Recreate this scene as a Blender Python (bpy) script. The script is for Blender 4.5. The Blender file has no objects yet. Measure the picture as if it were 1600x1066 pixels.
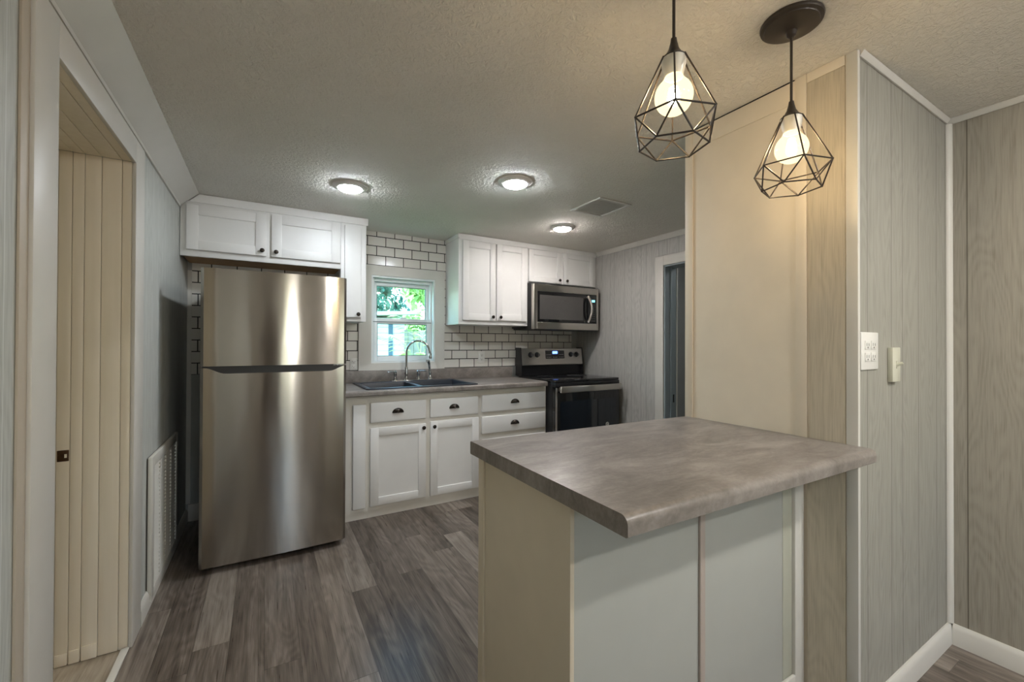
import bpy, bmesh, math, random
from mathutils import Vector, Matrix
random.seed(7)
S = bpy.context.scene
C = S.collection
PI = math.pi

# ------------------------------------------------------------------ camera, light, exposure
H = 2.197                      # ceiling height
cam_d = bpy.data.cameras.new('camera')
cam = bpy.data.objects.new('camera', cam_d); C.objects.link(cam)
cam_d.sensor_fit = 'HORIZONTAL'; cam_d.sensor_width = 36.0
cam_d.lens = 36.0 * 657.1666 / 1600.0
cam_d.clip_start = 0.02; cam_d.clip_end = 200
_R = Vector((0.86356926, -0.50421629, 0.00375097))
_U = Vector((-0.00650524, -0.0037025, 0.99997199))
_F = Vector((0.50418827, 0.86356947, 0.00647741))
_m = Matrix((_R, _U, -_F)).transposed().to_4x4()
_m.translation = Vector((0, 0, 1.2451))
cam.matrix_world = _m
S.camera = cam

W = bpy.data.worlds.new('world'); S.world = W; W.use_nodes = True
wn = W.node_tree.nodes; wl = W.node_tree.links; wn.clear()
wo = wn.new('ShaderNodeOutputWorld'); wb = wn.new('ShaderNodeBackground'); ws = wn.new('ShaderNodeTexSky')
ws.sky_type = 'NISHITA'; ws.sun_disc = False; ws.sun_elevation = math.radians(42); ws.sun_rotation = math.radians(250)
ws.air_density = 1.2; ws.dust_density = 1.5
wb.inputs['Strength'].default_value = 1.15
wl.new(ws.outputs[0], wb.inputs[0]); wl.new(wb.outputs[0], wo.inputs[0])

sun_d = bpy.data.lights.new('sun', 'SUN'); sun_d.energy = 6.0; sun_d.angle = math.radians(1.5); sun_d.color = (1, .96, .88)
sun = bpy.data.objects.new('sun', sun_d); C.objects.link(sun)
sun.rotation_euler = Vector((.75, .10, -.66)).to_track_quat('-Z', 'Y').to_euler()

S.view_settings.view_transform = 'Standard'; S.view_settings.look = 'None'
S.view_settings.gamma = 1.0; S.view_settings.use_curve_mapping = False
S.view_settings.exposure = 0.87

L_RECESSED = 112.0              # lens radiance of the kitchen downlights
L_PENDANT = 520.0              # filament core of the two cage pendants
L_DINING = 345.0                # two flush lamps of the dining side, behind the camera

# ------------------------------------------------------------------ helpers
def lin(r, g, b):
    f = lambda c: (c/255/12.92) if c/255 <= .04045 else ((c/255+.055)/1.055)**2.4
    return (f(r), f(g), f(b), 1)

class MB:
    def __init__(s): s.bm = bmesh.new()
    def _app(s, verts, faces):
        vs = [s.bm.verts.new(v) for v in verts]
        for f in faces:
            try: s.bm.faces.new([vs[i] for i in f])
            except ValueError: pass
        return s
    def box(s, x0, x1, y0, y1, z0, z1, bev=0.0, seg=2):
        x0, x1 = min(x0, x1), max(x0, x1); y0, y1 = min(y0, y1), max(y0, y1); z0, z1 = min(z0, z1), max(z0, z1)
        t = bmesh.new()
        bmesh.ops.create_cube(t, size=1.0)
        for v in t.verts:
            v.co = Vector(((x0+x1)/2 + v.co.x*(x1-x0), (y0+y1)/2 + v.co.y*(y1-y0), (z0+z1)/2 + v.co.z*(z1-z0)))
        if bev > 0:
            bev = min(bev, .45*min(x1-x0, y1-y0, z1-z0))
            bmesh.ops.bevel(t, geom=t.edges[:], offset=bev, segments=seg, affect='EDGES', profile=.5)
        return s.merge(t)
    def merge(s, t, M=None):
        t.verts.ensure_lookup_table(); t.verts.index_update()
        s._app([(M @ v.co) if M else v.co.copy() for v in t.verts], [[v.index for v in f.verts] for f in t.faces])
        t.free(); return s
    def ring_skin(s, rings, closed=True, cap=True, loop=False):
        n = len(rings[0]); base = []
        for r in rings: base.append([s.bm.verts.new(p) for p in r])
        m = len(rings)
        for a in range(m if loop else m-1):
            A, B = base[a], base[(a+1) % m]
            for i in range(n if closed else n-1):
                j = (i+1) % n
                try: s.bm.faces.new((A[i], A[j], B[j], B[i]))
                except ValueError: pass
        if cap and not loop:
            for r in (base[0], base[-1]):
                try: s.bm.faces.new(r)
                except ValueError: pass
        return s
    def tube(s, pts, r, n=10, loop=False):
        pts = [Vector(p) for p in pts]; rings = []; m = len(pts)
        rad = r if isinstance(r, (list, tuple)) else [r]*m
        up = None
        for i, p in enumerate(pts):
            if loop: d = pts[(i+1) % m] - pts[i-1]
            else: d = pts[min(i+1, m-1)] - pts[max(i-1, 0)]
            d.normalize()
            if up is None:
                up = Vector((0, 0, 1)) if abs(d.z) < .9 else Vector((1, 0, 0))
            a = (up - d*up.dot(d)).normalized(); b = d.cross(a); up = a
            rings.append([p + (a*math.cos(2*PI*k/n) + b*math.sin(2*PI*k/n))*rad[i] for k in range(n)])
        return s.ring_skin(rings, loop=loop)
    def lathe(s, prof, c=(0, 0, 0), axis='Z', n=32, cap=True):
        c = Vector(c); rings = []
        ax = {'X': (Vector((1, 0, 0)), Vector((0, 1, 0)), Vector((0, 0, 1))), 'Y': (Vector((0, 1, 0)), Vector((0, 0, 1)), Vector((1, 0, 0))),
              'Z': (Vector((0, 0, 1)), Vector((1, 0, 0)), Vector((0, 1, 0)))}[axis]
        for r, z in prof:
            r = max(r, 1e-5)
            rings.append([c + ax[0]*z + (ax[1]*math.cos(2*PI*k/n) + ax[2]*math.sin(2*PI*k/n))*r for k in range(n)])
        return s.ring_skin(rings, cap=cap)
    def cyl(s, p0, p1, r, n=20): return s.tube([p0, p1], r, n)
    def ball(s, c, r, n=20, m=12): return s.lathe([(r*math.sin(PI*i/m), -r*math.cos(PI*i/m)) for i in range(m+1)], c, 'Z', n)
    def prism(s, poly, axis, a0, a1):
        def P(u, v, a): return {'X': (a, u, v), 'Y': (u, a, v), 'Z': (u, v, a)}[axis]
        return s.ring_skin([[Vector(P(u, v, a0)) for u, v in poly], [Vector(P(u, v, a1)) for u, v in poly]])
    def build(s, name, mat, parent=None, ang=35, origin=None):
        bm = s.bm
        bmesh.ops.recalc_face_normals(bm, faces=bm.faces[:])
        xs = [v.co for v in bm.verts]
        if origin is None:
            lo = Vector((min(v.x for v in xs), min(v.y for v in xs), min(v.z for v in xs)))
            hi = Vector((max(v.x for v in xs), max(v.y for v in xs), max(v.z for v in xs)))
            origin = Vector(((lo.x+hi.x)/2, (lo.y+hi.y)/2, lo.z))
        origin = Vector(origin)
        for v in bm.verts: v.co -= origin
        me = bpy.data.meshes.new(name); bm.to_mesh(me); bm.free()
        me.shade_smooth(); me.set_sharp_from_angle(angle=math.radians(ang))
        for mm in (mat if isinstance(mat, (list, tuple)) else [mat]): me.materials.append(mm)
        o = bpy.data.objects.new(name, me); C.objects.link(o)
        put(o, origin, parent); return o

WLOC = {}
def put(o, w, parent=None):
    w = Vector(w); WLOC[o] = w
    if parent: o.parent = parent; o.location = w - WLOC[parent]
    else: o.location = w
def tag(o, label, cat, group=None):
    o['label'] = label; o['category'] = cat; o['kind'] = 'thing'
    if group: o['group'] = group
    return o
def thing(name, label, cat, loc, group=None):
    o = bpy.data.objects.new(name, None); C.objects.link(o); o.empty_display_size = .05
    put(o, loc); return tag(o, label, cat, group)
def struct(name, mb, mat, parent=None, ang=35):
    o = mb.build(name, mat, parent, ang)
    if parent is None: o['kind'] = 'structure'
    return o
def sroot(name, loc):
    o = bpy.data.objects.new(name, None); C.objects.link(o); o.empty_display_size = .05
    put(o, loc); o['kind'] = 'structure'; return o
def kids(o): return [c for c in C.objects if c.parent == o]
def copy_tree(o, parent=None):
    c = o.copy(); C.objects.link(c)
    if parent: c.parent = parent
    for ch in kids(o): copy_tree(ch, c)
    return c
def text_mesh(txt, size, depth=.0006):
    cu = bpy.data.curves.new('lettering', 'FONT'); cu.body = txt; cu.size = size; cu.extrude = depth; cu.align_x = 'CENTER'; cu.align_y = 'CENTER'
    o = bpy.data.objects.new('lettering', cu); C.objects.link(o)
    bpy.context.view_layer.update()
    me = bpy.data.meshes.new_from_object(o)
    t = bmesh.new(); t.from_mesh(me)
    bpy.data.objects.remove(o); bpy.data.curves.remove(cu); bpy.data.meshes.remove(me)
    return t

# ------------------------------------------------------------------ materials
class NT:
    def __init__(s, name):
        s.m = bpy.data.materials.new(name); s.m.use_nodes = True
        s.t = s.m.node_tree; s.p = s.t.nodes['Principled BSDF']
        s.out = s.t.nodes['Material Output']
    def n(s, ty, **k):
        o = s.t.nodes.new(ty)
        for a, v in k.items(): setattr(o, a, v)
        return o
    def l(s, a, b): s.t.links.new(a, b)
    def val(s, sock, v):
        if isinstance(v, (int, float)): sock.default_value = v
        elif isinstance(v, (tuple, list)): sock.default_value = v
        else: s.l(v, sock)
    def math(s, op, a, b=0.0, c=None):
        o = s.n('ShaderNodeMath', operation=op); s.val(o.inputs[0], a); s.val(o.inputs[1], b)
        if c is not None: s.val(o.inputs[2], c)
        return o.outputs[0]
    def mix(s, f, a, b, blend='MIX'):
        o = s.n('ShaderNodeMix', data_type='RGBA', blend_type=blend)
        s.val(o.inputs[0], f); s.val(o.inputs[6], a); s.val(o.inputs[7], b); return o.outputs[2]
    def ramp(s, f, stops):
        o = s.n('ShaderNodeValToRGB'); e = o.color_ramp.elements
        while len(e) < len(stops): e.new(.5)
        for i, (p, c) in enumerate(stops): e[i].position = p; e[i].color = c if len(c) == 4 else (*c, 1)
        s.l(f, o.inputs[0]); return o.outputs[0]
    def pos(s): return s.n('ShaderNodeNewGeometry').outputs['Position']
    def obj(s): return s.n('ShaderNodeTexCoord').outputs['Object']
    def xyz(s, v): o = s.n('ShaderNodeSeparateXYZ'); s.l(v, o.inputs[0]); return o.outputs
    def comb(s, x, y, z):
        o = s.n('ShaderNodeCombineXYZ')
        for i, v in enumerate((x, y, z)): s.val(o.inputs[i], v)
        return o.outputs[0]
    def vm(s, v, sc): o = s.n('ShaderNodeVectorMath', operation='MULTIPLY'); s.l(v, o.inputs[0]); o.inputs[1].default_value = sc; return o.outputs[0]
    def noise(s, v, scale, detail=4, rough=.5, dist=0.0):
        o = s.n('ShaderNodeTexNoise'); s.l(v, o.inputs['Vector']); o.inputs['Scale'].default_value = scale
        o.inputs['Detail'].default_value = detail; o.inputs['Roughness'].default_value = rough; o.inputs['Distortion'].default_value = dist
        return o.outputs['Fac']
    def bump(s, h, strength, dist=.01):
        o = s.n('ShaderNodeBump'); o.inputs['Strength'].default_value = strength; o.inputs['Distance'].default_value = dist
        s.l(h, o.inputs['Height']); s.l(o.outputs[0], s.p.inputs['Normal']); return o
    def set(s, **k):
        for a, v in k.items(): s.val(s.p.inputs[a.replace('_', ' ')], v)
        return s

def plain(name, col, rough=.5, metal=0.0, var=.06, nscale=9, bump=0.0, bscale=120, **k):
    m = NT(name); v = m.obj()
    f = m.noise(v, nscale, 3)
    d = tuple(c*(1-var) for c in col[:3]) + (1,); e = tuple(min(1, c*(1+var)) for c in col[:3]) + (1,)
    m.set(Base_Color=m.ramp(f, [(.3, d), (.7, e)]), Roughness=rough, Metallic=metal)
    if bump: m.bump(m.noise(v, bscale, 3), bump, .002)
    m.set(**k); return m.m

def panelling(name, base, dark, groove, axis, P=.4064, offs=(0, .098, .155, .297), streak=.5, gd=.55):
    """Printed wood-grain wall panelling with narrow vertical grooves; axis = world axis running along the wall."""
    m = NT(name); p = m.pos(); x = m.xyz(p); u = x[0] if axis == 'X' else x[1]
    g1 = m.noise(m.comb(m.math('MULTIPLY', u, 95), 0.0, m.math('MULTIPLY', x[2], 2.2)), 1.0, 5, .65, .4)
    bend = m.noise(m.comb(m.math('MULTIPLY', u, 5), 3.0, m.math('MULTIPLY', x[2], .9)), 1.0, 2)
    ring = m.math('SINE', m.math('ADD', m.math('MULTIPLY', bend, 170), m.math('MULTIPLY', u, 40)))
    fine = m.noise(m.comb(m.math('MULTIPLY', u, 420), 1.0, m.math('MULTIPLY', x[2], 9)), 1.0, 2, .6)
    f = m.math('ADD', m.math('MULTIPLY', g1, .46), m.math('MULTIPLY', fine, .54))
    f = m.math('ADD', f, m.math('MULTIPLY', ring, .042))
    col = m.ramp(f, [(.34, dark), (.5, base), (.68, tuple(min(1, c*1.14) for c in base[:3]))])
    tot = None
    for o in offs:
        fr = m.math('FRACT', m.math('DIVIDE', m.math('ADD', u, 10*P - o), P))
        k = m.math('LESS_THAN', fr, .0042/P)
        tot = k if tot is None else m.math('MAXIMUM', tot, k)
    col = m.mix(m.math('MULTIPLY', tot, gd), col, groove)
    m.set(Base_Color=col, Roughness=.55)
    h = m.math('SUBTRACT', m.math('MULTIPLY', f, .25), tot)
    m.bump(h, .35, .003); return m.m

M = {}
M['panel_left'] = panelling('left wall panelling', lin(186, 188, 182), lin(166, 168, 162), lin(214, 216, 214), 'Y', offs=(.3146, .01, .085, .2), gd=.6)
M['panel_right'] = panelling('right kitchen panelling', lin(180, 178, 173), lin(158, 155, 150), lin(118, 114, 108), 'Y', offs=(.02, .11, .25, .31))
M['panel_face'] = panelling('grey wood panelling', lin(154, 152, 142), lin(136, 134, 124), lin(96, 92, 84), 'X', offs=(.369, .115, .214), P=.448, gd=.75)
M['panel_dining'] = panelling('taupe wood panelling', lin(154, 148, 136), lin(136, 130, 118), lin(78, 70, 60), 'Y', P=.61, offs=(.547,), gd=.7)
M['panel_rear'] = panelling('rear panelling', lin(176, 172, 164), lin(142, 138, 130), lin(110, 105, 98), 'X')
M['strip_wood'] = panelling('wood strip beside the counter', lin(194, 184, 165), lin(176, 166, 146), lin(100, 90, 74), 'Y', offs=(5.0,))

def ceiling_mat():
    m = NT('textured ceiling paint'); p = m.pos()
    a = m.noise(p, 42, 4, .6, 1.2); b = m.noise(p, 120, 2)
    m.set(Base_Color=m.ramp(m.noise(p, 2.5, 3), [(.3, lin(232, 228, 218)), (.7, lin(238, 234, 225))]), Roughness=.85)
    m.bump(m.math('ADD', m.ramp(a, [(.42, (0, 0, 0)), (.6, (1, 1, 1))]), m.math('MULTIPLY', b, .4)), .65, .006); return m.m
M['ceiling'] = ceiling_mat()

def floor_mat(name, cols, w=.125, L=1.22, rough=.25):
    m = NT(name); p = m.pos(); x = m.xyz(p)
    row = m.math('FLOOR', m.math('DIVIDE', m.math('ADD', x[0], 20.0), w))
    wn_ = m.n('ShaderNodeTexWhiteNoise', noise_dimensions='1D'); m.l(row, wn_.inputs['W'])
    y = m.math('ADD', m.math('ADD', x[1], 20.0), m.math('MULTIPLY', wn_.outputs['Value'], L))
    colm = m.math('FLOOR', m.math('DIVIDE', y, L))
    w2 = m.n('ShaderNodeTexWhiteNoise', noise_dimensions='2D'); m.l(m.comb(row, colm, 0.0), w2.inputs['Vector'])
    r = w2.outputs['Value']
    gv = m.comb(m.math('ADD', m.math('MULTIPLY', x[0], 26), m.math('MULTIPLY', r, 40)), m.math('MULTIPLY', x[1], 1.6), m.math('MULTIPLY', r, 9))
    g = m.noise(gv, 1.0, 6, .62, .8)
    ring = m.math('SINE', m.math('MULTIPLY', m.noise(m.vm(gv, (.22, .8, 1)), 1.0, 2), 90))
    fine = m.noise(m.comb(m.math('MULTIPLY', x[0], 240), m.math('MULTIPLY', x[1], 7), r), 1.0, 3)
    f = m.math('ADD', m.math('MULTIPLY', g, .7), m.math('ADD', m.math('MULTIPLY', ring, .035), m.math('MULTIPLY', fine, .3)))
    f = m.math('ADD', f, m.math('MULTIPLY', m.math('SUBTRACT', r, .5), .26))
    col = m.ramp(f, [(.30, cols[0]), (.50, cols[1]), (.74, cols[2])])
    fx = m.math('FRACT', m.math('DIVIDE', m.math('ADD', x[0], 20.0), w)); fy = m.math('FRACT', m.math('DIVIDE', y, L))
    j = m.math('MAXIMUM', m.math('LESS_THAN', fx, .0022/w), m.math('LESS_THAN', fy, .0026/L))
    col = m.mix(m.math('MULTIPLY', j, .55), col, lin(40, 35, 31))
    m.set(Base_Color=col, Roughness=m.math('ADD', rough, m.math('MULTIPLY', fine, .08)), Specular_IOR_Level=.45)
    m.bump(m.math('SUBTRACT', m.math('MULTIPLY', f, .2), j), .25, .002); return m.m
M['floor'] = floor_mat('grey brown laminate planks', [lin(70, 61, 54), lin(108, 98, 89), lin(148, 138, 128)])
M['floor_side'] = floor_mat('pale side room floor', [lin(140, 128, 112), lin(166, 154, 138), lin(186, 176, 160)], w=.3)

def tile_mat():
    m = NT('white subway tile with dark grout'); p = m.pos(); x = m.xyz(p)
    b = m.n('ShaderNodeTexBrick'); b.offset = .5; b.offset_frequency = 2; b.squash = 1
    m.l(m.comb(m.math('SUBTRACT', x[0], 1.6475 - .153*40), m.math('SUBTRACT', x[2], 1.02 - .081*40), 0.0), b.inputs['Vector'])
    b.inputs['Scale'].default_value = 1; b.inputs['Mortar Size'].default_value = .0036; b.inputs['Mortar Smooth'].default_value = .12
    b.inputs['Brick Width'].default_value = .153; b.inputs['Row Height'].default_value = .081; b.inputs['Bias'].default_value = 0
    b.inputs['Color1'].default_value = lin(226, 222, 214); b.inputs['Color2'].default_value = lin(220, 216, 208); b.inputs['Mortar'].default_value = lin(40, 35, 32)
    m.set(Base_Color=b.outputs['Color'], Roughness=m.math('ADD', .16, m.math('MULTIPLY', b.outputs['Fac'], .6)))
    m.bump(m.math('SUBTRACT', 1.0, b.outputs['Fac']), .6, .002); return m.m
M['tile'] = tile_mat()

def laminate_mat():
    m = NT('grey brown stone laminate'); p = m.pos()
    a = m.noise(m.vm(p, (1, 2.4, 1)), 3.4, 6, .62, 1.4); b = m.noise(p, 90, 4, .7); c = m.noise(m.vm(p, (1, 3, 1)), 9, 5, .6, 2.2)
    f = m.math('ADD', m.math('MULTIPLY', a, .55), m.math('ADD', m.math('MULTIPLY', b, .2), m.math('MULTIPLY', c, .25)))
    m.set(Base_Color=m.ramp(f, [(.33, lin(94, 88, 83)), (.48, lin(124, 117, 111)), (.66, lin(156, 149, 143))]), Roughness=.33, Specular_IOR_Level=.5)
    m.bump(b, .05, .001); return m.m
M['laminate'] = laminate_mat()

def steel_mat(name, rot=.25, rough=.30, wav=.0, col=(172, 166, 158)):
    m = NT(name); v = m.obj(); x = m.xyz(v)
    br = m.noise(m.comb(m.math('MULTIPLY', x[0], 3), m.math('MULTIPLY', x[1], 3), m.math('MULTIPLY', x[2], 700)), 1.0, 3, .6)
    m.set(Base_Color=lin(*col), Metallic=1.0, Roughness=m.math('ADD', rough-.04, m.math('MULTIPLY', br, .03)), Anisotropic=1.0, Anisotropic_Rotation=rot)
    t = m.n('ShaderNodeTangent', direction_type='RADIAL', axis='Z'); m.l(t.outputs[0], m.p.inputs['Tangent'])
    if wav:
        wv = m.noise(m.comb(m.math('MULTIPLY', x[0], 9), 0.0, m.math('MULTIPLY', x[2], 2.2)), 1.0, 1, .4)
        m.bump(wv, wav, .01)
    return m.m
M['steel'] = steel_mat('brushed stainless steel', rough=.18, wav=.10)
M['steel2'] = steel_mat('brushed stainless trim', rough=.34, col=(204, 199, 192))
M['chrome'] = plain('polished chrome', lin(205, 206, 208), .09, 1.0, .02)
M['white'] = plain('white cabinet paint', lin(234, 233, 230), .38, 0, .015, bump=.03, bscale=60)
M['offwhite'] = plain('warm white frame paint', lin(226, 222, 213), .42, 0, .02)
M['trim'] = plain('white trim paint', lin(208, 205, 197), .42, 0, .02)
M['cream'] = plain('cream painted panel', lin(230, 219, 200), .5, 0, .025, bump=.04, bscale=40)
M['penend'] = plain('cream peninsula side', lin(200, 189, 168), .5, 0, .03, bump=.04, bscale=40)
M['penfront'] = plain('pale grey peninsula panel', lin(174, 175, 168), .5, 0, .015)
M['batten'] = plain('taupe batten paint', lin(176, 164, 154), .5, 0, .02)
M['sage'] = plain('sage batten paint', lin(178, 178, 162), .5, 0, .02)
M['nearstrip'] = plain('beige strip paint', lin(188, 177, 160), .5, 0, .02)
M['jamb'] = None
def jamb_mat():
    m = NT('cream beadboard'); p = m.pos(); x = m.xyz(p)
    n_ = m.noise(m.comb(m.math('MULTIPLY', x[0], 40), m.math('MULTIPLY', x[1], 40), m.math('MULTIPLY', x[2], 1.5)), 1.0, 4)
    m.set(Base_Color=m.ramp(n_, [(.3, lin(236, 225, 204)), (.7, lin(242, 232, 213))]), Roughness=.45); return m.m
M['jamb'] = jamb_mat()
M['bronze'] = plain('oil rubbed bronze', lin(60, 53, 48), .38, .25, .08)
M['pulls'] = plain('dark nickel hardware', lin(70, 64, 60), .24, .9, .08)
M['black'] = plain('black plastic', lin(30, 30, 32), .35, 0, .05)
M['gap'] = plain('painted gap shade', lin(20, 20, 21), .7, 0, .05)
M['blackglass'] = plain('black oven glass', lin(17, 17, 19), .06, 0, .03, Specular_IOR_Level=.8)
M['sink'] = plain('black granite composite', lin(40, 45, 54), .35, 0, .1, nscale=200)
M['plastic'] = plain('white outlet plastic', lin(228, 226, 220), .3, 0, .01)
M['plastic2'] = plain('ivory switch plastic', lin(206, 204, 186), .3, 0, .01)
M['sockplast'] = plain('milky socket plastic', lin(236, 230, 216), .35, 0, .01)
M['slot'] = plain('outlet slot', lin(70, 66, 60), .5, 0, .02)
M['rawwood'] = plain('raw brown plywood', lin(178, 140, 96), .6, 0, .15, nscale=14)
M['strike'] = plain('aged bronze strike plate', lin(84, 62, 44), .4, .7, .2, nscale=60)
M['grille'] = plain('white painted metal grille', lin(206, 203, 194), .4, 0, .02)
M['darkdoor'] = plain('dark stained door', lin(58, 44, 34), .45, 0, .15)
M['greydoor'] = plain('blue grey door paint', lin(150, 160, 164), .5, 0, .03)
M['ring'] = plain('white lamp ring', lin(226, 223, 218), .4, 0, .01)
M['wallpaint'] = plain('plain grey wall paint', lin(170, 170, 166), .6, 0, .02)
M['sidewall'] = plain('side room cream paint', lin(206, 196, 160), .6, 0, .02)
M['ceilside'] = plain('plain ceiling', lin(190, 186, 176), .8, 0, .02)
M['vinyl'] = plain('white vinyl window frame', lin(226, 230, 230), .35, 0, .01)
M['gasket'] = plain('grey window gasket', lin(112, 122, 122), .5, 0, .03)

def emit(name, col, s, spec=True):
    m = NT(name); v = m.obj(); n_ = m.noise(v, 12, 2)
    m.set(Base_Color=(.8, .8, .8, 1), Roughness=.4)
    m.set(Emission_Color=m.ramp(n_, [(.2, tuple(c*.97 for c in col)), (.8, col)]), Emission_Strength=s); return m.m
M['lens_cool'] = emit('cool white lamp lens', (.86, .93, 1.0), L_RECESSED)
M['lens_warm'] = emit('neutral white lamp lens', (1.0, .93, .90), L_RECESSED)
M['lens_dining'] = emit('dining lamp lens', (1.0, .97, .92), L_DINING)
M['lens_globe'] = emit('added globe fill glass', (1.0, .98, .95), 30.0)
M['lens_side'] = emit('added side room fill lens', (1.0, .94, .82), 22.0)
M['lens_hall'] = emit('added hall fill lens', (.92, .97, 1.0), 7.0)
M['core'] = emit('glowing filament', (1.0, .74, .42), L_PENDANT)
M['blue_led'] = emit('blue display', (.10, .22, 1.0), 2.2)
M['cyan_led'] = emit('cyan display', (.15, .75, .95), 1.1)

def bulb_mat():
    m = NT('frosted bulb glass'); t = m.n('ShaderNodeBsdfTransparent'); t.inputs[0].default_value = (1, .97, .9, 1)
    e = m.n('ShaderNodeEmission'); lw = m.n('ShaderNodeLayerWeight'); lw.inputs[0].default_value = .45
    e.inputs[0].default_value = (1.0, .80, .45, 1); e.inputs[1].default_value = 1.1
    g = m.n('ShaderNodeBsdfGlossy'); g.inputs['Roughness'].default_value = .1
    a = m.n('ShaderNodeMixShader'); a.inputs[0].default_value = .72; m.l(t.outputs[0], a.inputs[1]); m.l(e.outputs[0], a.inputs[2])
    b = m.n('ShaderNodeMixShader'); b.inputs[0].default_value = .05; m.l(a.outputs[0], b.inputs[1]); m.l(g.outputs[0], b.inputs[2])
    m.l(b.outputs[0], m.out.inputs[0]); return m.m
M['bulb'] = bulb_mat()
def glass_mat(name, tint, gl=.08):
    m = NT(name); t = m.n('ShaderNodeBsdfTransparent'); t.inputs[0].default_value = tint
    g = m.n('ShaderNodeBsdfGlossy'); g.inputs['Roughness'].default_value = .02
    a = m.n('ShaderNodeMixShader'); a.inputs[0].default_value = gl; m.l(t.outputs[0], a.inputs[1]); m.l(g.outputs[0], a.inputs[2])
    m.l(a.outputs[0], m.out.inputs[0]); return m.m
M['pane'] = glass_mat('tinted window glass', (.74, .95, .94, 1))
M['pane_clear'] = glass_mat('clear window glass', (.93, .96, .98, 1))
M['collar'] = glass_mat('clear socket collar', (.99, .97, .93, 1), .35)
def mesh_glass():
    m = NT('microwave door mesh glass'); v = m.obj()
    vo = m.n('ShaderNodeTexVoronoi'); vo.inputs['Scale'].default_value = 420; m.l(v, vo.inputs['Vector'])
    m.set(Base_Color=m.ramp(vo.outputs['Distance'], [(.2, lin(58, 56, 54)), (.6, lin(86, 84, 82))]), Roughness=.1, Specular_IOR_Level=.6); return m.m
M['meshglass'] = mesh_glass()
# outdoors
def leafm(name, a, b):
    m = NT(name); n_ = m.noise(m.pos(), 6, 3)
    c = m.ramp(n_, [(.3, a), (.7, b)]); m.set(Base_Color=c, Roughness=.5)
    tr = m.n('ShaderNodeBsdfTranslucent'); m.l(c, tr.inputs[0]); mx = m.n('ShaderNodeMixShader'); mx.inputs[0].default_value = .4
    m.l(m.p.outputs[0], mx.inputs[1]); m.l(tr.outputs[0], mx.inputs[2]); m.l(mx.outputs[0], m.out.inputs[0]); return m.m
M['leaf_dark'] = leafm('dark tree leaves', lin(58, 104, 100), lin(120, 166, 150))
M['leaf_light'] = leafm('light tree leaves', lin(150, 188, 122), lin(206, 226, 168))
M['leaf_sumac'] = leafm('pale sumac leaves', lin(196, 214, 140), lin(240, 236, 190))
M['bark'] = plain('bark', lin(96, 84, 70), .8, 0, .2, nscale=30)
M['siding'] = None
def siding_mat():
    m = NT('pale blue siding'); p = m.pos(); x = m.xyz(p)
    fr = m.math('FRACT', m.math('DIVIDE', x[2], .11)); k = m.math('LESS_THAN', fr, .1)
    m.set(Base_Color=m.mix(k, lin(214, 228, 232), lin(150, 168, 176)), Roughness=.6); m.bump(fr, .4, .02); return m.m
M['siding'] = siding_mat()
M['roofing'] = plain('grey shed roofing', lin(186, 188, 180), .8, 0, .15, nscale=20)
M['lawn'] = plain('lawn', lin(112, 142, 84), .9, 0, .3, nscale=3)
M['shedglass'] = plain('dark shed window', lin(70, 96, 116), .1, 0, .05)
M['fence'] = plain('grey fence boards', lin(166, 150, 136), .8, 0, .15)

# ------------------------------------------------------------------ the setting
XL, YB, XR, XP, YW, XW2 = -.479, 3.673, 2.984, 1.635, .608, 2.488
YR = -3.3                                                      # rear wall of the dining side, behind the camera
struct('floor', MB().box(XL-.005, XR+1.2, YR-.12, YB+.12, -.06, 0), M['floor'])
struct('floor_side_room', MB().box(-2.6, XL-.005, .2, 4.0, -.06, -.002), M['floor_side'])
struct('ceiling', MB().box(-.73, XR+1.3, YR-.12, YB+.12, H, H+.08), M['ceiling'])
struct('ceiling_side_room', MB().box(-2.6, -.73, .2, 4.0, 2.15, 2.25), M['ceilside'])
# left wall with a thick doorway
D0, D1, DZ = 1.52, 2.272, 1.985
struct('wall_left', MB().box(-.72, XL, YR-.12, D0-.006, 0, H).box(-.72, XL, D1+.006, YB+.0, 0, H).box(-.72, XL, D0-.006, D1+.006, DZ+.006, H), M['panel_left'])
# back wall round the window
WX0, WX1, WZ0, WZ1 = .762, 1.323, 1.077, 1.822
t = MB()
for a in ((-.72, WX0, 0, H), (WX1, XR+.12, 0, H), (WX0, WX1, 0, WZ0), (WX0, WX1, WZ1, H)): t.box(a[0], a[1], YB+.006, YB+.12, a[2], a[3])
struct('wall_back', t, M['wallpaint'])
t = MB()
for a in ((-.453, WX0-.08, 1.02, H-.001), (WX1+.08, 2.905, 1.02, H-.001), (WX0-.08, WX1+.08, WZ1+.07, H-.001)): t.box(a[0], a[1], YB, YB+.006, a[2], a[3])
struct('wall_back_tiles', t, M['tile'])
# right kitchen wall with a doorway
E0, E1, EZ = 1.72, 2.488, 1.93
struct('wall_right', MB().box(XR, XR+.12, E1, YB+.12, 0, H).box(XR, XR+.12, 1.24, E0, 0, H).box(XR, XR+.12, E0, E1, EZ, H), M['panel_right'])
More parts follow.
